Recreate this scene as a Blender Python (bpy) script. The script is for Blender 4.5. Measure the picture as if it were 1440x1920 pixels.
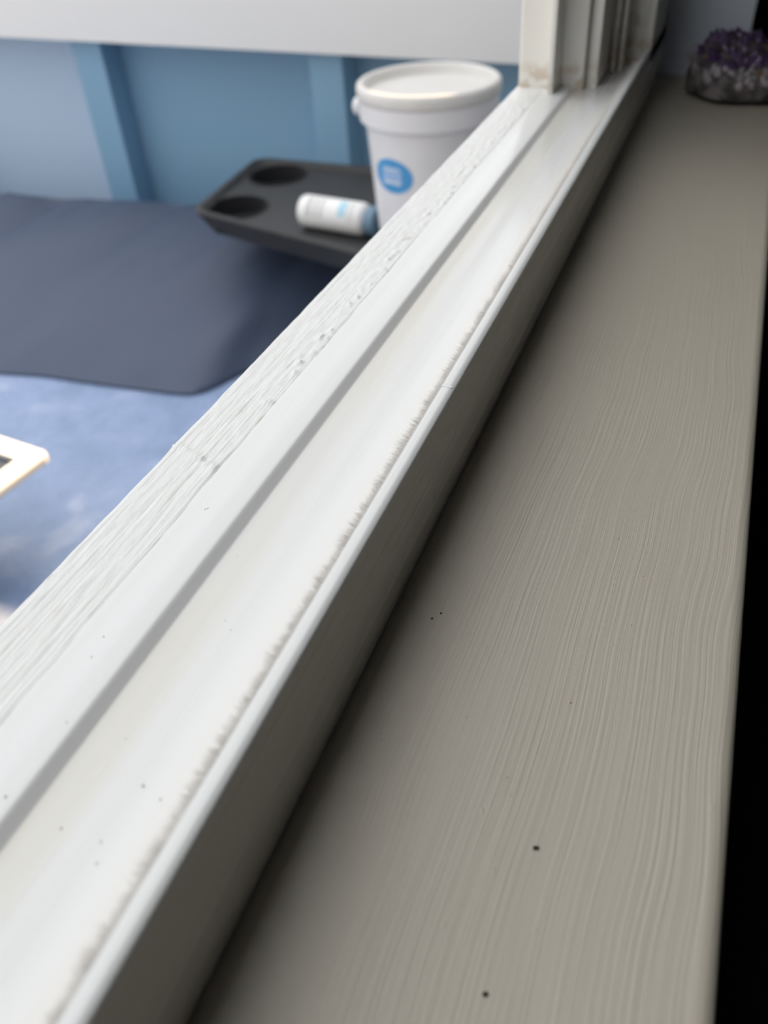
import bpy, bmesh, math, random
from mathutils import Vector, Matrix, noise
R = math.radians
scene = bpy.context.scene
for o in list(bpy.data.objects):
    bpy.data.objects.remove(o, do_unlink=True)
C = scene.collection

# ------------------------------------------------------------------ camera
# world: X runs along the window towards the far jamb, Y points outdoors, Z up; z = 0 is the inner sill board
def unit(v): return v.normalized()
FPX = 1507.7
def axes(v1, v3, pp=(720, 960)):
    a = Vector((v1[0]-pp[0], v1[1]-pp[1])); b = Vector((v3[0]-pp[0], v3[1]-pp[1]))
    f = math.sqrt(-a.dot(b))
    X = Vector((a.x, a.y, f)).normalized(); Z = -Vector((b.x, b.y, f)).normalized()
    Y = Z.cross(X)
    if Y.x > 0: Y = -Y
    return f, X, Y, Z
f_, AX, AY, AZ = axes((1501.94, -394.43), (847.93, 2712.2))
cam_data = bpy.data.cameras.new('camera')
cam = bpy.data.objects.new('camera', cam_data); C.objects.link(cam)
right = Vector((AX[0], AY[0], AZ[0])); up = -Vector((AX[1], AY[1], AZ[1])); back = -Vector((AX[2], AY[2], AZ[2]))
M = Matrix((right, up, back)).transposed().to_4x4(); M.translation = Vector((0, 0, .18))
cam.matrix_world = M
cam_data.sensor_fit = 'VERTICAL'; cam_data.sensor_height = 36; cam_data.sensor_width = 27
cam_data.lens = f_/1920*36
cam_data.clip_start = .01
cam_data.dof.use_dof = True; cam_data.dof.focus_distance = .258; cam_data.dof.aperture_fstop = 10.5
scene.camera = cam

# ------------------------------------------------------------------ sky, sun, exposure
world = bpy.data.worlds.new('sky'); scene.world = world; world.use_nodes = True
wn = world.node_tree.nodes; wl = world.node_tree.links; wn.clear()
wo = wn.new('ShaderNodeOutputWorld'); bg = wn.new('ShaderNodeBackground')
tc = wn.new('ShaderNodeTexCoord'); sep = wn.new('ShaderNodeSeparateXYZ')
ramp = wn.new('ShaderNodeValToRGB')
ramp.color_ramp.elements[0].position = 0.0; ramp.color_ramp.elements[0].color = (.50, .495, .48, 1)
ramp.color_ramp.elements[1].position = 1.0; ramp.color_ramp.elements[1].color = (1.06, 1.08, 1.11, 1)
wl.new(tc.outputs['Generated'], sep.inputs[0]); wl.new(sep.outputs['Z'], ramp.inputs[0])
# the veil of cloud is brighter around the sun
SUN_EL, SUN_AZ = R(35.4), R(-5)
to_sun = Vector((math.cos(SUN_EL)*math.cos(SUN_AZ), math.cos(SUN_EL)*math.sin(SUN_AZ), math.sin(SUN_EL)))
dp = wn.new('ShaderNodeVectorMath'); dp.operation = 'DOT_PRODUCT'; dp.inputs[1].default_value = to_sun
nm = wn.new('ShaderNodeVectorMath'); nm.operation = 'NORMALIZE'
gl = wn.new('ShaderNodeMapRange'); gl.interpolation_type = 'SMOOTHSTEP'
gl.inputs[1].default_value = -.1; gl.inputs[2].default_value = 1; gl.inputs[3].default_value = 1.0; gl.inputs[4].default_value = 1.45
mul = wn.new('ShaderNodeVectorMath'); mul.operation = 'SCALE'
wl.new(tc.outputs['Generated'], nm.inputs[0]); wl.new(nm.outputs[0], dp.inputs[0]); wl.new(dp.outputs['Value'], gl.inputs[0])
wl.new(ramp.outputs[0], mul.inputs[0]); wl.new(gl.outputs[0], mul.inputs['Scale'])
wl.new(mul.outputs[0], bg.inputs['Color']); wl.new(bg.outputs[0], wo.inputs[0])
bg.inputs['Strength'].default_value = 1.0
sun_d = bpy.data.lights.new('sun', 'SUN'); sun_d.energy = 6.5; sun_d.color = (1.0, .66, .34); sun_d.angle = R(.7)
sun = bpy.data.objects.new('sun', sun_d); C.objects.link(sun)
sun.rotation_euler = to_sun.to_track_quat('Z', 'Y').to_euler(); sun.location = (6, -.5, 5)
vs = scene.view_settings
vs.view_transform = 'Standard'; vs.look = 'None'; vs.gamma = 1; vs.use_curve_mapping = False
vs.exposure = 0.8

# ------------------------------------------------------------------ materials
class Mat:
    def __init__(s, name, col=(.8, .8, .8), rough=.5, spec=.5):
        s.m = bpy.data.materials.new(name); s.m.use_nodes = True
        s.n = s.m.node_tree.nodes; s.l = s.m.node_tree.links
        s.b = s.n['Principled BSDF']
        s.b.inputs['Base Color'].default_value = (*col, 1); s.b.inputs['Roughness'].default_value = rough
        s.b.inputs['Specular IOR Level'].default_value = spec
        s.height = None
    def coord(s, scale=(1, 1, 1), rot=(0, 0, 0)):
        t = s.n.new('ShaderNodeTexCoord'); mp = s.n.new('ShaderNodeMapping')
        mp.inputs['Scale'].default_value = scale; mp.inputs['Rotation'].default_value = rot
        s.l.new(t.outputs['Object'], mp.inputs[0]); return mp.outputs[0]
    def noise(s, vec, scale=1, detail=4, rough=.5, dist=0):
        t = s.n.new('ShaderNodeTexNoise'); t.inputs['Scale'].default_value = scale; t.inputs['Detail'].default_value = detail
        t.inputs['Roughness'].default_value = rough; t.inputs['Distortion'].default_value = dist
        s.l.new(vec, t.inputs['Vector']); return t.outputs['Fac']
    def math(s, op, a, b=0.0, c=0.0, clamp=False):
        t = s.n.new('ShaderNodeMath'); t.operation = op; t.use_clamp = clamp
        for i, v in enumerate((a, b, c)):
            if isinstance(v, (int, float)): t.inputs[i].default_value = v
            else: s.l.new(v, t.inputs[i])
        return t.outputs[0]
    def rng(s, v, a, b, lo=0., hi=1.):
        t = s.n.new('ShaderNodeMapRange'); t.interpolation_type = 'SMOOTHSTEP'
        for i, q in enumerate((a, b, lo, hi)): t.inputs[i+1].default_value = q
        s.l.new(v, t.inputs[0]); return t.outputs[0]
    def xyz(s):
        t = s.n.new('ShaderNodeTexCoord'); q = s.n.new('ShaderNodeSeparateXYZ'); s.l.new(t.outputs['Object'], q.inputs[0]); return q.outputs
    def mix(s, fac, a, b):
        t = s.n.new('ShaderNodeMix'); t.data_type = 'RGBA'
        if isinstance(fac, (int, float)): t.inputs[0].default_value = fac
        else: s.l.new(fac, t.inputs[0])
        for i, v in ((6, a), (7, b)):
            if isinstance(v, tuple): t.inputs[i].default_value = (*v, 1)
            else: s.l.new(v, t.inputs[i])
        return t.outputs[2]
    def color(s, c): s.l.new(c, s.b.inputs['Base Color']); return s
    def rough(s, c): s.l.new(c, s.b.inputs['Roughness']); return s
    def bump(s, h, dist=.001, strength=1):
        t = s.n.new('ShaderNodeBump'); t.inputs['Distance'].default_value = dist; t.inputs['Strength'].default_value = strength
        s.l.new(h, t.inputs['Height']); s.l.new(t.outputs[0], s.b.inputs['Normal']); return s

def simple(name, col, rough=.5, var=.06, scale=12, spec=.5):
    m = Mat(name, col, rough, spec)
    n = m.noise(m.coord(), scale, 3)
    m.color(m.mix(n, tuple(c*(1-var) for c in col), tuple(min(1, c*(1+var)) for c in col)))
    return m

# beige brushed gloss paint on the inner sill board: strokes run along X and wander a little
m_sill = Mat('beige_brushed_paint', (.55, .51, .43), .42)
x, y, z = m_sill.xyz()
wander = m_sill.noise(m_sill.coord((14, 14, 0)), 1, 1, .4)
wander2 = m_sill.noise(m_sill.coord((5, 3, 0)), 1, 1, .4)
yy = m_sill.math('ADD', m_sill.math('ADD', y, m_sill.math('MULTIPLY', wander, .007)), m_sill.math('MULTIPLY', wander2, .018))
cmb = m_sill.n.new('ShaderNodeCombineXYZ')
m_sill.l.new(m_sill.math('MULTIPLY', x, 7), cmb.inputs[0]); m_sill.l.new(m_sill.math('MULTIPLY', yy, 900), cmb.inputs[1])
st1 = m_sill.noise(cmb.outputs[0], 1, 3, .6)
amp = m_sill.rng(m_sill.noise(m_sill.coord((10, 45, 0)), 1, 2), .30, .55, .35, 1.0)
st = m_sill.math('MULTIPLY', st1, amp)
orange = m_sill.noise(m_sill.coord(), 230, 2)
blob = m_sill.rng(m_sill.noise(m_sill.coord((1, 1.6, 1)), 170, 1), .76, .82)
hh = m_sill.math('ADD', st, m_sill.math('ADD', m_sill.math('MULTIPLY', orange, .12), m_sill.math('MULTIPLY', blob, .3)))
m_sill.bump(hh, .0006, .5)
m_sill.color(m_sill.mix(m_sill.noise(m_sill.coord((6, 20, 1)), 1, 3), (.45, .41, .335), (.49, .45, .37)))

# white window plastic with faint smears and a yellowish line of grime along the foot of the step
m_pvc = Mat('white_window_plastic', (.80, .80, .78), .3)
x, y, z = m_pvc.xyz()
sm = m_pvc.noise(m_pvc.coord((3, 160, 160)), 1, 3)
band = m_pvc.math('MULTIPLY', m_pvc.rng(y, .089, .1050), m_pvc.rng(y, .1054, .1060, 1, 0))
band = m_pvc.math('MULTIPLY', band, m_pvc.rng(m_pvc.noise(m_pvc.coord((9, 60, 1)), 1, 2), .3, .7, .15, .5))
pile = m_pvc.math('MULTIPLY', m_pvc.rng(y, .0775, .0850, 1, 0), m_pvc.rng(z, .038, .0385, 1, 0))
c = m_pvc.mix(m_pvc.rng(sm, .3, .8), (.815, .82, .81), (.77, .77, .75))
c = m_pvc.mix(band, c, (.74, .67, .50))
c = m_pvc.mix(m_pvc.math('MULTIPLY', pile, .6), c, (.76, .73, .69))
m_pvc.color(c); m_pvc.rough(m_pvc.rng(sm, .35, .7, .20, .38))
m_pvc.bump(m_pvc.noise(m_pvc.coord((20, 120, 120)), 1, 2), .0001, .05)

# the jamb: the same plastic, with rust-brown dirt low down and in the inner channel
m_jamb = Mat('stained_jamb_plastic', (.78, .77, .73), .35)
x, y, z = m_jamb.xyz()
low = m_jamb.math('MULTIPLY', m_jamb.rng(z, .040, .052, 1, 0), m_jamb.rng(m_jamb.noise(m_jamb.coord(), 120, 3), .42, .60))
chan = m_jamb.math('MULTIPLY', m_jamb.math('MULTIPLY', m_jamb.rng(y, .0900, .0885), m_jamb.rng(y, .0705, .0725)), m_jamb.rng(m_jamb.noise(m_jamb.coord((1, 1, .7)), 85, 4), .50, .66))
c = m_jamb.mix(m_jamb.noise(m_jamb.coord((30, 30, 4)), 1, 2), (.76, .75, .70), (.80, .79, .75))
c = m_jamb.mix(m_jamb.math('MULTIPLY', low, .55), c, (.45, .30, .16))
c = m_jamb.mix(m_jamb.math('MULTIPLY', chan, .5), c, (.33, .25, .20))
m_jamb.color(c)

m_timber = Mat('thick_white_outdoor_paint', (.80, .80, .78), .38)
g1 = m_timber.noise(m_timber.coord((22, 800, 1)), 1, 3, .6)
g2 = m_timber.noise(m_timber.coord((160, 420, 1)), 1, 3)
m_timber.bump(m_timber.math('ADD', g1, m_timber.math('MULTIPLY', g2, .6)), .0007, .6)
m_timber.color(m_timber.mix(m_timber.rng(m_timber.noise(m_timber.coord((60, 300, 1)), 1, 4), .6, .78), (.80, .80, .775), (.70, .66, .61)))
m_pile = simple('pale_brush_pile', (.74, .71, .67), .8, .1, 900)

m_blue = Mat('blue_wall_paint', (.22, .37, .54), .45)
m_blue.color(m_blue.mix(m_blue.noise(m_blue.coord((3, 3, 1)), 1, 3), (.235, .42, .585), (.27, .46, .635)))
m_blue.bump(m_blue.noise(m_blue.coord((40, 40, 6)), 1, 3), .002, .2)
m_bluelit = Mat('lit_blue_wall_paint', (.36, .50, .66), .5)  # wall blue lightened on one panel: brighter light at the left, put into the colour
m_bluelit.color(m_bluelit.mix(m_bluelit.noise(m_bluelit.coord((3, 3, 1)), 1, 3), (.50, .63, .79), (.56, .69, .85)))
m_whiteboard = simple('white_wall_board_paint', (.88, .875, .87), .5, .02, 3)
m_housewhite = simple('white_house_paint', (.78, .78, .76), .6, .03, 3)
m_housegrey = simple('grey_house_paint', (.30, .31, .33), .6, .05, 3)
m_reveal = simple('pale_blue_grey_wall_paint', (.74, .80, .88), .6, .05, 20)
m_room = simple('dark_room_paint', (.05, .052, .055), .8, .1, 3)
m_roomfloor = simple('dark_room_floor', (.02, .02, .02), .7, .2, 3)
m_ground = simple('grey_patio_concrete', (.35, .35, .36), .85, .15, 9)

m_marble = Mat('blue_marbled_acrylic', (.32, .42, .66), .16)
n1 = m_marble.noise(m_marble.coord((1, 1, .2), (0, 0, .6)), 7, 4, .55, .6)
n2 = m_marble.noise(m_marble.coord(), 22, 4, .6, .4)
v = m_marble.math('ADD', m_marble.math('MULTIPLY', n1, .7), m_marble.math('MULTIPLY', n2, .3))
c = m_marble.mix(m_marble.rng(v, .38, .52), (.22, .30, .46), (.265, .345, .53))
c = m_marble.mix(m_marble.rng(v, .52, .68), c, (.43, .49, .645))
m_marble.color(c); m_marble.rough(m_marble.rng(n2, .3, .7, .22, .34))
m_shellside = simple('grey_tub_side', (.18, .19, .21), .6, .1, 8)

m_cover = Mat('grey_vinyl_cover', (.075, .095, .145), .55)
n = m_cover.noise(m_cover.coord((3, 9, 3), (0, 0, .5)), 1, 3)
m_cover.color(m_cover.mix(n, (.042, .060, .104), (.056, .078, .130)))
m_cover.bump(m_cover.noise(m_cover.coord(), 300, 2), .0006, .3)
m_black = simple('black_tray_plastic', (.034, .034, .035), .5, .25, 30)
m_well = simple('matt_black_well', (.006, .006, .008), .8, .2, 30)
m_pail = Mat('white_pail_plastic', (.80, .79, .80), .35)
m_pail.b.inputs['Subsurface Weight'].default_value = .12
m_pail.b.inputs['Subsurface Radius'].default_value = (.012, .009, .007)
m_pail.color(m_pail.mix(m_pail.noise(m_pail.coord(), 25, 3), (.78, .77, .78), (.83, .82, .83)))
m_lid = simple('white_lid_plastic', (.70, .68, .65), .4, .04, 30)
m_emblem = simple('blue_label_print', (.07, .33, .66), .4, .05, 60)
m_emblem2 = simple('pale_blue_label_print', (.33, .50, .76), .4, .04, 60)
m_emblem3 = simple('whitish_label_print', (.62, .70, .80), .4, .04, 60)
m_bottle = simple('white_bottle_plastic', (.82, .81, .80), .35, .03, 60)
m_print = simple('grey_label_print', (.55, .54, .52), .4, .2, 300)
m_printblue = simple('light_blue_label_print', (.38, .60, .72), .4, .05, 60)
m_cap = simple('blue_grey_cap_plastic', (.13, .22, .31), .45, .06, 60)
m_cream = simple('cream_frame_plastic', (.84, .82, .76), .4, .03, 40)
m_glass = simple('dark_glossy_panel', (.03, .035, .05), .12, .1, 20)
m_seam = simple('white_cap_plastic', (.80, .82, .84), .3, .04, 200)
m_speck = simple('dark_dirt', (.03, .022, .018), .9, .3, 900)
m_speck2 = simple('brownish_dirt', (.22, .14, .11), .9, .3, 900)
m_crystal = Mat('amethyst_crystal', (.12, .07, .18), .22)
oi = m_crystal.n.new('ShaderNodeObjectInfo')
zc = m_crystal.xyz()[2]
cr = m_crystal.mix(oi.outputs['Random'], (.085, .045, .14), (.20, .14, .25))
m_crystal.color(cr); m_crystal.b.inputs['Transmission Weight'].default_value = .15
m_pale = Mat('pale_quartz_crystal', (.40, .37, .38), .35)
oi = m_pale.n.new('ShaderNodeObjectInfo')
m_pale.color(m_pale.mix(oi.outputs['Random'], (.26, .23, .24), (.46, .42, .45)))
m_rock = Mat('brown_grey_rock', (.2, .16, .13), .8)
n = m_rock.noise(m_rock.coord(), 70, 5, .6); n2 = m_rock.noise(m_rock.coord((1, 1, 4)), 40, 3)
c = m_rock.mix(m_rock.rng(n, .35, .65), (.035, .028, .026), (.20, .18, .175))
c = m_rock.mix(m_rock.rng(n2, .6, .72), c, (.36, .19, .09))
m_rock.color(c); m_rock.bump(n, .004, .8)

# ------------------------------------------------------------------ helpers
def link(name, me, mat, parent=None):
    o = bpy.data.objects.new(name, me); C.objects.link(o)
    if mat is not None and len(me.materials) == 0: me.materials.append(mat.m if isinstance(mat, Mat) else mat)
    if parent: o.parent = parent
    return o
def from_bm(name, bm, mat, parent=None, smooth=False, angle=None):
    bmesh.ops.recalc_face_normals(bm, faces=bm.faces[:])
    me = bpy.data.meshes.new(name); bm.to_mesh(me); bm.free()
    if smooth:
        for p in me.polygons: p.use_smooth = True
        if angle is not None: me.set_sharp_from_angle(angle=R(angle))
    return link(name, me, mat, parent)
def empty(name, loc=(0, 0, 0), rz=0):
    o = bpy.data.objects.new(name, None); C.objects.link(o); o.location = loc; o.rotation_euler = (0, 0, rz)
    o.empty_display_size = .02; return o
def tag(o, label=None, cat=None, group=None, kind=None):
    if label: o['label'] = label
    if cat: o['category'] = cat
    if group: o['group'] = group
    if kind: o['kind'] = kind
    return o
def add_box(bm, x0, x1, y0, y1, z0, z1, bev=0):
    vs_ = [bm.verts.new(p) for p in ((x0, y0, z0), (x1, y0, z0), (x1, y1, z0), (x0, y1, z0), (x0, y0, z1), (x1, y0, z1), (x1, y1, z1), (x0, y1, z1))]
    fs = [bm.faces.new([vs_[i] for i in q]) for q in ((0, 3, 2, 1), (4, 5, 6, 7), (0, 1, 5, 4), (1, 2, 6, 5), (2, 3, 7, 6), (3, 0, 4, 7))]
    if bev:
        es = list({e for f in fs for e in f.edges})
        bmesh.ops.bevel(bm, geom=es, offset=bev, segments=2, affect='EDGES', profile=.5)
    return bm
def box(name, dims, mat, parent=None, bev=0):
    bm = bmesh.new(); add_box(bm, *dims, bev=bev); return from_bm(name, bm, mat, parent)
def prism(name, pts, axis, a, b, mat, parent=None, bev=0, smooth=False):
    """closed 2D profile extruded along an axis; axis 'x': pts are (y, z); axis 'z': pts are (x, y)"""
    bm = bmesh.new()
    mk = (lambda p, t: (t, p[0], p[1])) if axis == 'x' else (lambda p, t: (p[0], p[1], t))
    A = [bm.verts.new(mk(p, a)) for p in pts]; B = [bm.verts.new(mk(p, b)) for p in pts]
    n = len(pts)
    side = []
    for i in range(n): side.append(bm.faces.new((A[i], A[(i+1) % n], B[(i+1) % n], B[i])))
    bm.faces.new(A); bm.faces.new(B[::-1])
    if bev:
        es = [bm.edges.get((A[i], B[i])) for i in range(n)]
        bmesh.ops.bevel(bm, geom=es, offset=bev, segments=3, affect='EDGES', profile=.5)
    return from_bm(name, bm, mat, parent, smooth, 35)
def lathe(bm, prof, seg=64, cap0=True, cap1=True, M_=None):
    rings = []
    for r, z in prof:
        ring = [bm.verts.new((r*math.cos(2*math.pi*i/seg), r*math.sin(2*math.pi*i/seg), z)) for i in range(seg)]
        rings.append(ring)
    for a, b in zip(rings, rings[1:]):
        for i in range(seg): bm.faces.new((a[i], a[(i+1) % seg], b[(i+1) % seg], b[i]))
    if cap0: bm.faces.new(rings[0][::-1])
    if cap1: bm.faces.new(rings[-1])
    if M_ is not None: bmesh.ops.transform(bm, matrix=M_, verts=[v for r in rings for v in r])
def rounded(poly, rad, n=6):
    out = []
    m = len(poly)
    for i in range(m):
        p = Vector(poly[i]); a = (Vector(poly[i-1])-p).normalized(); b = (Vector(poly[(i+1) % m])-p).normalized()
        ang = a.angle(b); d = rad/math.tan(ang/2); c = p+(a+b).normalized()*(rad/math.sin(ang/2))
        s0 = p+a*d-c; s1 = p+b*d-c
        for k in range(n+1):
            t = k/n; v = s0.lerp(s1, t).normalized()*rad; out.append(tuple(c+v))
    return out

# ------------------------------------------------------------------ window (structure)
win = tag(empty('window_1', (0, 0, 0)), 'white plastic sliding window with its sash slid open', kind='structure')
XN, XF = -.62, .805
# sill profile (y, z): inner upstand with a thin top, track floor, step, outer ledge
prof = [(.0657, -.02), (.0657, .0405), (.0672, .0412), (.0700, .0412), (.0704, .0408), (.0704, .0300),
        (.1058, .0303), (.1081, .0325), (.1090, .0329), (.1256, .0329), (.1256, -.02)]
fr = prism('frame_sill', prof, 'x', XN, XF, m_pvc, win, bev=.0005, smooth=True)
# seam on the upstand cap
box('cap_joint', (.2112, .2119, .0666, .0702, .0411, .04135), m_seam, win)
# jamb, the same section turned upright
J = [(.83, .1448), (.615, .1448), (.612, .143), (.611, .1215), (.5965, .1205), (.5965, .1170), (.604, .1165), (.618, .1160), (.620, .1008), (.634, .1006), (.634, .1001),
     (.628, .1000), (.628, .0925), (.678, .0922), (.678, .0898), (.669, .0896), (.669, .0870), (.684, .0868), (.684, .0856), (.676, .0854), (.676, .0826), (.690, .0828), (.706, .0870), (.707, .0717),
     (.7005, .0713), (.7000, .0657), (.83, .0657)]
prism('jamb', J, 'z', .0295, 1.12, m_jamb, win, bev=.0005, smooth=True)
# painted timber outer sill, thick uneven paint
bm = bmesh.new()
NX, NY = 760, 26
x0, x1 = -.08, .66
grid = []
for i in range(NX):
    X_ = x0+(x1-x0)*i/(NX-1); row = []
    yb = .1246+.0006*noise.noise(Vector((X_*22, 3, 0)))+.0004*noise.noise(Vector((X_*90, 7, 0)))
    yo = .1460+.0003*noise.noise(Vector((X_*60, 9, 0)))
    for j in range(NY):
        t = j/(NY-1); Y_ = yb+(yo-yb)*t
        d = noise.fractal(Vector((X_*55, Y_*700, 0)), 1, 2, 4)*.00022+noise.noise(Vector((X_*160, Y_*330, 4)))*.00012
        edge = math.exp(-((t-.07)/.06)**2)*.00010*(.5+.8*abs(noise.noise(Vector((X_*130, 1, 2)))))
        crum = .0009*math.exp(-((X_-.163-.008*(t-.4))/.0018)**2)*(.5+noise.noise(Vector((X_*900, Y_*500, 3))))
        chips = max(0, noise.noise(Vector((X_*260, Y_*500, 8)))-.15)*.0011*math.exp(-((t-.16)/.13)**2)*min(1, max(0, (X_-.15)/.06))*1.6
        Z_ = .0330+d*min(1, t*5)+edge+crum+chips
        if j == 0: Z_ = .03288
        if t > .93: Z_ -= .0012*((t-.93)/.07)**2
        row.append(bm.verts.new((X_, Y_, Z_)))
    grid.append(row)
for i in range(NX-1):
    for j in range(NY-1): bm.faces.new((grid[i][j], grid[i+1][j], grid[i+1][j+1], grid[i][j+1]))
lo = [bm.verts.new((grid[i][-1].co.x, grid[i][-1].co.y+.0002, -.03)) for i in range(NX)]
for i in range(NX-1): bm.faces.new((grid[i][-1], grid[i+1][-1], lo[i+1], lo[i]))
ts = from_bm('timber_sill', bm, m_timber, win, smooth=True, angle=50)
ts['label'] = 'outer timber strip under thick lumpy white paint'
box('timber_core', (XN, XF, .1257, .1445, -.03, .0313), m_timber, win)
# brush pile seal along the lip
rnd = random.Random(4)
verts, faces = [], []
for k in range(30000):
    X_ = rnd.uniform(-.05, .66); b = Vector((X_, .0705, rnd.uniform(.0370, .0410)))
    L = rnd.uniform(.0016, .0036)*(1+.3*noise.noise(Vector((X_*120, 0, 0))))
    d = Vector((rnd.gauss(0, .32), 1, rnd.gauss(.06, .22))).normalized()
    w = .0001
    tip = b+d*L
    i = len(verts)
    verts += [b+Vector((-w, 0, 0)), b+Vector((w, 0, 0)), tip]; faces.append((i, i+1, i+2))
me = bpy.data.meshes.new('brush_pile'); me.from_pydata([tuple(v) for v in verts], [], faces); me.update()
bp = link('brush_pile', me, m_pile, win); bp['kind'] = 'stuff'; bp['label'] = 'pale fuzzy draught brush along the inner lip'
box('brush_backing', (XN, .70, .0704, .0708, .0301, .0390), m_pile, win)

# ------------------------------------------------------------------ inner sill board (structure)
E_ = -.0318
sp = [(.0657, 0), (E_+.006, 0), (E_+.0042, .00018), (E_+.0030, .0002), (E_+.0012, -.0004), (E_+.0003, -.0014), (E_, -.003), (E_, -.024), (E_+.002, -.027), (.0657, -.027)]
tb = prism('trim_1', sp, 'x', XN, XF, m_sill, None, smooth=True)
tag(tb, 'beige inner window sill board with brushed paint strokes', kind='structure')

# ------------------------------------------------------------------ room and house (structure)
bm = bmesh.new()
add_box(bm, .805, 1.70, 0.0, .145, -.9, 1.6)      # beside the window, far side
add_box(bm, -1.6, XN, 0.0, .145, -.9, 1.6)
add_box(bm, XN, .805, 0.0, .1440, -.9, -.0275)
add_box(bm, XN, .805, 0.0, .145, 1.12, 1.6)
wl_ = from_bm('wall_window_side', bm, m_reveal); tag(wl_, 'pale blue grey plastered wall around the window', kind='structure')
bm = bmesh.new()
add_box(bm, .832, 1.70, .1452, .165, -1.2, 2.4); add_box(bm, -2.5, XN-.01, .1452, .165, -1.2, 2.4)
add_box(bm, XN-.01, .832, .1452, .165, 1.13, 2.4); add_box(bm, XN-.01, .832, .1455, .160, -1.2, -.031)
hw = from_bm('wall_outside', bm, m_housegrey); tag(hw, 'grey outside face of the house wall', kind='structure')
tag(box('floor', (-1.7, 1.70, -3.06, .1449, -.95, -.9), m_roomfloor), 'dark floor of the room', kind='structure')
tag(box('ceiling', (-1.7, 1.70, -3.06, .1449, 1.6, 1.65), m_room), 'dark ceiling of the room', kind='structure')
tag(box('wall_back', (-1.7, 1.70, -3.06, -3.0, -.9, 1.6), m_room), 'dark back wall of the room', kind='structure')
tag(box('wall_right', (1.64, 1.70, -3.0, -.0001, -.9, 1.6), m_room), 'dark far end wall of the room', kind='structure')
tag(box('wall_left', (-1.7, -1.64, -3.0, -.0001, -.9, 1.6), m_room), 'dark near end wall of the room', kind='structure')
tag(box('floor_patio', (-3, 6, .166, 7, -1.25, -1.2), m_ground), 'grey concrete patio under the tub', kind='structure')

# ------------------------------------------------------------------ blue wall with battens and white upper board
bw = tag(empty('wall_garden', (1.78, 1.6, -1.2)), 'blue board and batten garden wall with white upper boards', kind='structure')
def wpart(name, d, mat, bev=.002):
    return box(name, (d[0]-1.78, d[1]-1.78, d[2]-1.6, d[3]-1.6, d[4]+1.2, d[5]+1.2), mat, bw, bev)
edges = [.2, .760+.0, 1.35, 1.95, 2.55, 3.15, 3.75]
bat = [(.782, .86), (1.392, 1.475), (2.0, 2.08), (2.6, 2.68), (3.2, 3.28)]
ys = [.17]+[(a+b)/2 for a, b in bat]+[3.8]
for a, b in zip(ys, ys[1:]): wpart('panel', (1.793, 1.85, a+.001, b-.001, -1.2, -.10), m_bluelit if 1.4 < b < 2.1 and a > 1.3 else m_blue, 0)
for a, b in bat: wpart('batten', (1.722, 1.793, a, b, -1.2, -.12), m_blue, .003)
WTOP = .262
bm = bmesh.new()
Yc = 1.6
zb = lambda y: -.1581-(1.673-y)*.0233+1.2
v = [bm.verts.new(p) for p in ((-.085, .17-Yc, zb(.17)), (-.085, 3.8-Yc, zb(3.8)), (-.085, 3.8-Yc, WTOP+1.2), (-.085, .17-Yc, WTOP+1.2),
                               (.10, .17-Yc, zb(.17)), (.10, 3.8-Yc, zb(3.8)), (.10, 3.8-Yc, WTOP+1.2), (.10, .17-Yc, WTOP+1.2))]
for q in ((0, 1, 2, 3), (7, 6, 5, 4), (0, 4, 5, 1), (1, 5, 6, 2), (2, 6, 7, 3), (3, 7, 4, 0)): bm.faces.new([v[i] for i in q])
wb = from_bm('upper_board', bm, m_whiteboard, bw); wb['label'] = 'broad white board across the top of the blue wall'

# ------------------------------------------------------------------ tub with marbled rim
tub = tag(empty('hot_tub', (.9, 1.6, -1.2)), 'blue and white marbled tub rim outside, half under a grey cover', 'hot tub')
def off(o, p): return (o[0]-p[0], o[1]-p[1])
bm = bmesh.new()
pl = rounded([(.15-.9, .58-1.6), (1.64-.9, .58-1.6), (1.64-.9, 2.7-1.6), (.15-.9, 2.7-1.6)], .10, 8)
A = [bm.verts.new((p[0], p[1], .55)) for p in pl]; B = [bm.verts.new((p[0], p[1], .60)) for p in pl]
for i in range(len(pl)): bm.faces.new((A[i], A[(i+1) % len(pl)], B[(i+1) % len(pl)], B[i]))
ft = bm.faces.new(B); bm.faces.new(A[::-1])
bmesh.ops.bevel(bm, geom=list(ft.edges), offset=.018, segments=4, affect='EDGES', profile=.5)
from_bm('rim', bm, m_marble, tub, smooth=True, angle=40)
bm = bmesh.new()
pl2 = rounded([(.22-.9, .64-1.6), (1.58-.9, .64-1.6), (1.58-.9, 2.64-1.6), (.22-.9, 2.64-1.6)], .08, 6)
A = [bm.verts.new((p[0], p[1], 0)) for p in pl2]; B = [bm.verts.new((p[0], p[1], .55)) for p in pl2]
for i in range(len(pl2)): bm.faces.new((A[i], A[(i+1) % len(pl2)], B[(i+1) % len(pl2)], B[i]))
bm.faces.new(A[::-1]); bm.faces.new(B)
from_bm('side_panel', bm, m_shellside, tub)

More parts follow.
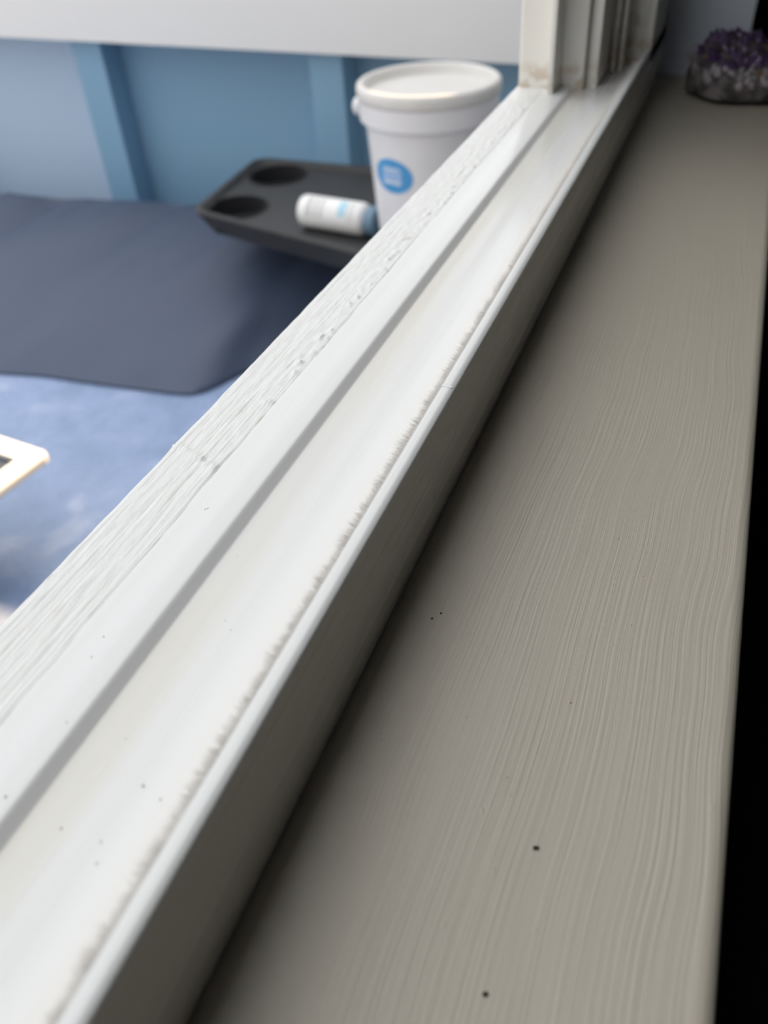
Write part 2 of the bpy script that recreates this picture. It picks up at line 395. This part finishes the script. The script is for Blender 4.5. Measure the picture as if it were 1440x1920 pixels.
# ------------------------------------------------------------------ grey cover lying on the tub
def lerp_tab(tab, y):
    if y <= tab[0][0]: return tab[0][1]
    for (a, b), (c_, d) in zip(tab, tab[1:]):
        if y <= c_: t = (y-a)/(c_-a); return b+(d-b)*t
    return tab[-1][1]
front = [(.600, 1.36), (.62, 1.31), (.70, 1.20), (.7695, 1.121), (.7974, 1.0506), (.82, 1.030), (.8485, 1.0226), (.948, 1.015), (1.053, 1.0086), (1.144, 1.0048), (1.23, .990), (1.5, .95), (2.0, .95), (2.5, 1.0)]
rear = [(.60, 1.545), (1.03, 1.545), (1.2, 1.53), (1.4, 1.515), (1.7, 1.48), (2.5, 1.46)]
OX, OY, OZ = 1.25, 1.5, -.6
bm = bmesh.new(); NU, NV = 90, 46
g = []
for i in range(NU):
    y = .60+(2.5-.60)*(i/(NU-1))**1.25; xf, xr = lerp_tab(front, y), lerp_tab(rear, y)
    sidef = min(1, max(0, (y-.60)/.07)); sidef = sidef*sidef*(3-2*sidef)
    row = []
    for j in range(NV):
        t = j/(NV-1); tt = t/.93
        x_ = xf+(xr-xf)*min(1, tt)
        top = .006+(.141)*(1-(1-min(1, tt))**1.7)*(.7+.3*sidef)
        fold = .011*noise.noise(Vector((y*15+x_*6, x_*2.5-y, 2)))+.016*noise.noise(Vector((y*7+x_*3, x_*2, 5)))
        if t > .93: zz = .002+(top-.002)*(1-((t-.93)/.07)**2); x_ += .02*((t-.93)/.07)
        else: zz = top
        zz += fold*min(1, tt*4)*(1 if t < .93 else .3)
        row.append(bm.verts.new((x_-OX, y-OY, max(.002, zz))))
    g.append(row)
for i in range(NU-1):
    for j in range(NV-1): bm.faces.new((g[i][j], g[i+1][j], g[i+1][j+1], g[i][j+1]))
per = [g[i][0] for i in range(NU)]+[g[NU-1][j] for j in range(1, NV)]+[g[i][NV-1] for i in range(NU-2, -1, -1)]+[g[0][j] for j in range(NV-2, 0, -1)]
lowv = [bm.verts.new((v_.co.x, v_.co.y, .0005)) for v_ in per]
n_ = len(per)
for i in range(n_): bm.faces.new((per[i], per[(i+1) % n_], lowv[(i+1) % n_], lowv[i]))
bm.faces.new(lowv)
cv = from_bm('tub_cover', bm, m_cover, None, smooth=True, angle=60); cv.location = (OX, OY, OZ)
tag(cv, 'grey vinyl cover with rounded front edge lying over the marbled tub', 'cover')

# ------------------------------------------------------------------ cream-framed panel on a stem
pa = math.atan2(.086, .010)-math.pi/2
pn = tag(empty('control_panel', (.642, .768, -.6), pa), 'cream framed dark panel raised over the marbled tub rim', 'control panel')
PL, PW, PF, PT = .30, .26, .031, .012     # along -x, along +y, frame width, thickness; far near-side corner at the origin
bm = bmesh.new()
outer = rounded([(-PL, 0), (0, 0), (0, PW), (-PL, PW)], .014, 5); inner = rounded([(-PL+PF, PF), (-PF, PF), (-PF, PW-PF), (-PL+PF, PW-PF)], .004, 5)
zt = .16
def ring(pts, z): return [bm.verts.new((p[0], p[1], z)) for p in pts]
o1, o2, i1, i2 = ring(outer, zt-PT), ring(outer, zt), ring(inner, zt), ring(inner, zt-PT)
N = len(outer)
for a, b in ((o1, o2), (o2, i1), (i1, i2), (i2, o1)):
    for k in range(N): bm.faces.new((a[k], a[(k+1) % N], b[(k+1) % N], b[k]))
be = [bm.edges.get((o2[k], o2[(k+1) % N])) for k in range(N)]
bmesh.ops.bevel(bm, geom=be, offset=.004, segments=2, affect='EDGES', profile=.5)
from_bm('frame', bm, m_cream, pn, smooth=True, angle=45)
box('panel_face', (-PL+PF-.002, -PF+.002, PF-.002, PW-PF+.002, zt-PT+.001, zt-.007), m_glass, pn)
bm = bmesh.new(); lathe(bm, [(.055, 0), (.055, .008), (.022, .016), (.018, .06), (.018, zt-PT+.001)], 24, M_=Matrix.Translation((-PL*.6, PW*.6, 0)))
from_bm('stem', bm, m_shellside, pn, smooth=True, angle=40)

# ------------------------------------------------------------------ black tray on a post
TB = (1.34, .62, -1.2)
tr = tag(empty('tray_table', TB), 'black plastic tray with two round cup wells, standing beside the tub', 'tray')
quad = [(1.277, .917), (1.11, .33), (1.56, .33), (1.587, .942)]
ctr = Vector((1.38, .63))
def sc(poly, d):   # inset polygon towards its centre by about d
    out = []
    for p in poly:
        v = Vector(p); w = (ctr-v); out.append(tuple(v+w.normalized()*d))
    return out
TZ = -.355
T = lambda p, z: (p[0]-TB[0], p[1]-TB[1], z-TB[2])
q0 = rounded(quad, .03, 6); q1 = [tuple(Vector(p)+(ctr-Vector(p)).normalized()*.014) for p in q0]; q2 = [tuple(Vector(p)+(ctr-Vector(p)).normalized()*.022) for p in q0]
qb = [tuple(Vector(p)+(ctr-Vector(p)).normalized()*.03) for p in q0]
bm = bmesh.new()
ra = [bm.verts.new(T(p, TZ-.045)) for p in qb]; rb = [bm.verts.new(T(p, TZ-.004)) for p in q0]; rb2 = [bm.verts.new(T(tuple(Vector(p)+(ctr-Vector(p)).normalized()*.004), TZ)) for p in q0]
rc = [bm.verts.new(T(p, TZ)) for p in q1]; rd = [bm.verts.new(T(p, TZ-.010)) for p in q2]
N = len(q0)
for a, b in ((ra, rb), (rb, rb2), (rb2, rc), (rc, rd)):
    for k in range(N): bm.faces.new((a[k], a[(k+1) % N], b[(k+1) % N], b[k]))
bm.faces.new(ra[::-1])
cups = [(1.510, .852), (1.327, .847)]; CR = .058
edges_ = [bm.edges.get((rd[k], rd[(k+1) % N])) for k in range(N)]
for cx, cy in cups:
    h_ = [bm.verts.new(T((cx+CR*math.cos(2*math.pi*k/32), cy+CR*math.sin(2*math.pi*k/32)), TZ-.010)) for k in range(32)]
    edges_ += [bm.edges.new((h_[k], h_[(k+1) % 32])) for k in range(32)]
bmesh.ops.triangle_fill(bm, use_beauty=True, use_dissolve=False, edges=edges_)
from_bm('tray_top', bm, m_black, tr, smooth=True, angle=30)
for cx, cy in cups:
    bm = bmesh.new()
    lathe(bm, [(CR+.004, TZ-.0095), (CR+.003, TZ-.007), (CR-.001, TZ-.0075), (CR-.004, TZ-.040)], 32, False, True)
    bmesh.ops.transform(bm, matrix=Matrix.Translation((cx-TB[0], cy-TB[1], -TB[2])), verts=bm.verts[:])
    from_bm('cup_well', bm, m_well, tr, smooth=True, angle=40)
bm = bmesh.new(); add_box(bm, 1.20-TB[0], 1.46-TB[0], .40-TB[1], .56-TB[1], -.43-TB[2], -.40-TB[2], .008)
from_bm('bracket', bm, m_black, tr)
bm = bmesh.new(); lathe(bm, [(.16, 0), (.16, .012), (.03, .03), (.022, .05), (.022, .765)], 32, M_=Matrix.Translation((1.33-TB[0], .44-TB[1], 0)))
from_bm('post', bm, m_black, tr, smooth=True, angle=40)

# ------------------------------------------------------------------ white pail with lid
PB = (1.252, .4305, TZ-.0098)
pail = tag(empty('lidded_pail', PB), 'white lidded plastic pail with a round blue label, standing on the black tray', 'pail')
H = .265; pail.scale = (1.045, 1.045, .9525)
bm = bmesh.new()
prof_ = [(.076, 0), (.0790, .003), (.0800, .012), (.0925, .2085), (.0985, .211), (.1010, .2135), (.1018, .243), (.0975, .247), (.090, .247)]
lathe(bm, prof_, 96, True, True)
from_bm('body', bm, m_pail, pail, smooth=True, angle=35)
bm = bmesh.new()
lathe(bm, [(.1019, .2435), (.1030, .2445), (.1038, .249), (.1038, .2575), (.1025, .2620), (.0995, .2645), (.0965, .2650), (.0935, .2638), (.0915, .2600), (.0900, .2510), (.0885, .2490)], 96, True, True)
from_bm('lid', bm, m_lid, pail, smooth=True, angle=50)
# lug of the handle on the left of the collar
bm = bmesh.new(); lathe(bm, [(.013, 0), (.013, .007), (.009, .010)], 24, M_=Matrix.Translation((-.02, .0985, .226)) @ Matrix.Rotation(R(-90), 4, 'X'))
from_bm('handle_lug', bm, m_pail, pail, smooth=True, angle=40)
def body_r(z): return .0800+(.0925-.0800)*(z-.012)/(.2085-.012)
def patch(name, a0, zc, fn, mat, rise):
    """flat print wrapped round the pail: fn gives outline points (arc length, height)"""
    pts = fn; bm = bmesh.new()
    cz = sum(p[1] for p in pts)/len(pts); cs = sum(p[0] for p in pts)/len(pts)
    rings_ = 6; vs2 = []
    def P3(s, zz):
        r = body_r(zc+zz)+rise; a = a0+s/r; return (r*math.cos(a), r*math.sin(a), zc+zz)
    c0 = bm.verts.new(P3(cs, cz)); prev = None
    for k in range(1, rings_+1):
        t = k/rings_; cur = [bm.verts.new(P3(cs+(p[0]-cs)*t, cz+(p[1]-cz)*t)) for p in pts]
        for i in range(len(pts)):
            j = (i+1) % len(pts)
            if prev is None: bm.faces.new((c0, cur[i], cur[j]))
            else: bm.faces.new((prev[i], cur[i], cur[j], prev[j]))
        prev = cur
    return from_bm(name, bm, mat, pail, smooth=True)
EA, EZ = R(160.5), .143
ell = lambda a, b, cx=0, cz=0: [(cx+a*math.cos(2*math.pi*k/40), cz+b*math.sin(2*math.pi*k/40)) for k in range(40)]
patch('label_print', EA, EZ, ell(.0350, .0270), m_emblem, .0004)['label'] = 'round blue label'
patch('label_motif', EA, EZ, rounded([(-.019, -.014), (.017, -.014), (.017, .015), (-.019, .015)], .005, 4), m_emblem2, .0007)
patch('label_motif', EA, EZ, rounded([(-.016, -.013), (.014, -.013), (.014, -.007), (-.016, -.007)], .002, 3), m_emblem3, .0010)
patch('label_motif', EA, EZ, rounded([(-.012, .009), (.010, .009), (.010, .013), (-.012, .013)], .0018, 3), m_emblem3, .0010)
patch('label_band', R(150), .030, rounded([(-.035, -.014), (.075, -.014), (.075, .014), (-.035, .014)], .004, 3), m_emblem, .0004)

# ------------------------------------------------------------------ white bottle lying on the tray
BR = .0275
bt = tag(empty('bottle', (1.268, .612, TZ-.010)), 'small white bottle with blue grey cap, lying on the black tray', 'bottle')
bt.rotation_euler = (0, 0, R(-8))
RM = Matrix.Translation((0, .065, BR)) @ Matrix.Rotation(R(90), 4, 'X')     # axis along -y, base at +y
bm = bmesh.new(); lathe(bm, [(BR-.005, 0), (BR-.0015, .0015), (BR, .006), (BR, .120), (BR-.002, .126), (.016, .131), (.016, .134)], 40, M_=RM); from_bm('body', bm, m_bottle, bt, smooth=True, angle=45)
bm = bmesh.new(); lathe(bm, [(BR-.004, .1342), (BR-.003, .136), (BR-.003, .150), (BR-.005, .152)], 40, M_=RM); cp = from_bm('cap', bm, m_cap, bt, smooth=True, angle=40); cp['label'] = 'blue grey cap'
def bpatch(a0, a1, l0, l1, mat, rise=.0003):
    bm = bmesh.new(); n = 8
    A = [bm.verts.new(((BR+rise)*math.cos(a0+(a1-a0)*k/n), (BR+rise)*math.sin(a0+(a1-a0)*k/n), l0)) for k in range(n+1)]
    B = [bm.verts.new(((BR+rise)*math.cos(a0+(a1-a0)*k/n), (BR+rise)*math.sin(a0+(a1-a0)*k/n), l1)) for k in range(n+1)]
    for k in range(n): bm.faces.new((A[k], A[k+1], B[k+1], B[k]))
    bmesh.ops.transform(bm, matrix=RM, verts=bm.verts[:]); return from_bm('label_print', bm, mat, bt, smooth=True)
# in the bottle's own frame the camera side is around angle 180 - 240 degrees before the turn
for l0, l1, m_ in ((.020, .030, m_print), (.036, .042, m_print), (.048, .054, m_print), (.084, .100, m_printblue), (.105, .108, m_print), (.112, .115, m_print)):
    bpatch(R(100), R(175) if m_ is m_print else R(160), l0, l1, m_)

# ------------------------------------------------------------------ amethyst cluster on the sill
AB = (.756, -.004, 0)
am = tag(empty('amethyst_cluster', AB), 'purple amethyst crystal cluster on a rough brown rock at the far end of the sill', 'crystal')
rnd = random.Random(11)
bm = bmesh.new(); bmesh.ops.create_icosphere(bm, subdivisions=4, radius=1)
RX, RY = .046, .045
def top_h(a, rr):      # height of the bed under the crystals: higher at the back and left
    return .017+.021*max(0, math.cos(a-.75))*min(1, rr*1.6)
for v in bm.verts:
    n_ = v.co.normalized(); a = math.atan2(n_.y, n_.x); rr = math.hypot(n_.x, n_.y)
    k = 1+.10*noise.noise(n_*2.2)+.05*noise.noise(n_*6)
    zz = (top_h(a, rr)*max(0, n_.z)**.6 if n_.z > 0 else -.006*(-n_.z)**.5)
    x_, y_ = n_.x*RX*k, n_.y*RY*k
    if n_.z < 0: f2 = 1-.25*(-n_.z); x_ *= f2; y_ *= f2
    v.co = (x_, y_, zz+.0065+.0012*noise.noise(n_*9))
    if v.co.z < 0: v.co.z = 0
from_bm('rock_base', bm, m_rock, am, smooth=True, angle=60)
def crystal_mesh(name, mat):
    bm = bmesh.new(); b = [bm.verts.new((math.cos(k*math.pi/3), math.sin(k*math.pi/3), 0)) for k in range(6)]
    t = [bm.verts.new((.92*math.cos(k*math.pi/3), .92*math.sin(k*math.pi/3), 1.1)) for k in range(6)]
    tip = bm.verts.new((.1, 0, 2.1))
    for k in range(6):
        bm.faces.new((b[k], b[(k+1) % 6], t[(k+1) % 6], t[k])); bm.faces.new((t[k], t[(k+1) % 6], tip))
    bm.faces.new(b[::-1]); bmesh.ops.recalc_face_normals(bm, faces=bm.faces[:])
    me = bpy.data.meshes.new(name); bm.to_mesh(me); bm.free(); me.materials.append(mat.m); return me
cme, pme = crystal_mesh('crystal', m_crystal), crystal_mesh('pale_crystal', m_pale)
for k in range(230):
    a = rnd.uniform(0, 2*math.pi); rr = math.sqrt(rnd.random())*.93
    x_, y_ = RX*rr*math.cos(a), RY*rr*math.sin(a)
    nz = math.sqrt(max(0, 1-rr*rr)); z_ = top_h(a, rr)*nz**.6+.0045
    out_front = -math.cos(a)*rr     # towards the camera
    pale = out_front > .45 or (rr > .85)
    me_ = pme if pale else cme
    o = bpy.data.objects.new('pale_crystal' if pale else 'crystal', me_); C.objects.link(o); o.parent = am
    s = rnd.uniform(.0022, .0046)*(.8 if pale else 1)
    o.location = (x_, y_, z_-s*.6)
    d = Vector((math.cos(a)*rr*.9, math.sin(a)*rr*.9, .55+nz)).normalized()+Vector((rnd.gauss(0, .22), rnd.gauss(0, .22), 0))
    o.rotation_euler = d.to_track_quat('Z', 'Y').to_euler(); o.scale = (s, s, s*rnd.uniform(.8, 1.45))

# ------------------------------------------------------------------ specks of dirt
def speck_mesh(name, mat):
    bm = bmesh.new(); bmesh.ops.create_icosphere(bm, subdivisions=1, radius=1)
    for v in bm.verts: v.co *= 1+.25*noise.noise(v.co*2+Vector((len(name), 0, 0)))
    me = bpy.data.meshes.new(name); bm.to_mesh(me); bm.free(); me.materials.append(mat.m); return me
sm1, sm2 = speck_mesh('speck', m_speck), speck_mesh('brown_speck', m_speck2)
def speck(x_, y_, z_, r, lab, grp, me_=sm1, stretch=1.0):
    o = bpy.data.objects.new('dirt_speck', me_); C.objects.link(o)
    o.location = (x_, y_, z_+r*.25); o.scale = (r*stretch, r, r*.45); o.rotation_euler = (0, 0, x_*90)
    tag(o, lab, 'speck', grp)
speck(.0923, .009, 0, .00062, 'elongated dark brown crumb on the beige sill, lower middle of the photo', None, sm1, 1.5)
speck(.0591, .0116, 0, .00062, 'dark crumb on the beige sill nearest the bottom edge of the photo', None, sm1, 1.2)
speck(.1509, .0537, 0, .00042, 'near one of the two dark dots side by side at the foot of the upstand', None)
speck(.1537, .0518, 0, .00040, 'far one of the two dark dots side by side at the foot of the upstand', None)
def dust(name, pts, z_, label):
    bm = bmesh.new()
    for x_, y_, r in pts:
        bmesh.ops.create_icosphere(bm, subdivisions=1, radius=1, matrix=Matrix.Translation((x_, y_, z_+r*.25)) @ Matrix.Diagonal((r, r, r*.45, 1)))
    tag(from_bm(name, bm, m_speck2), label, 'dirt', None, 'stuff')
dust('dust_specks', ((.1343, .0094, .00028), (.1771, .0535, .0002), (.2023, .0074, .0002), (.1875, -.0022, .0002),
                  (.1075, .0197, .00022), (.1031, .0176, .00018), (.1666, -.0017, .0002), (.1469, -.0285, .0002), (.1074, .0528, .0002), (.1211, .0341, .00016)), 0, 'scattered tiny dust specks on the beige inner sill')
dust('dust_specks', ((.0627, .0871, .00028), (.0491, .0975, .00022), (.1086, .0936, .00014), (.1063, .0907, .00014), (.0495, .0881, .0002), (.0456, .0862, .0002), (.0613, .0819, .0002), (.1301, .1022, .00014), (.0712, .0974, .00014)), .0303, 'scattered tiny dust specks on the white track floor')
dust('dust_specks', ((.1424, .1190, .0002), (.1429, .1184, .0002), (.0500, .1112, .0003), (.0926, .1180, .0002), (.0863, .1169, .0002), (.0691, .1107, .0002)), .0329, 'scattered tiny dust specks on the white ledge beside the timber strip')
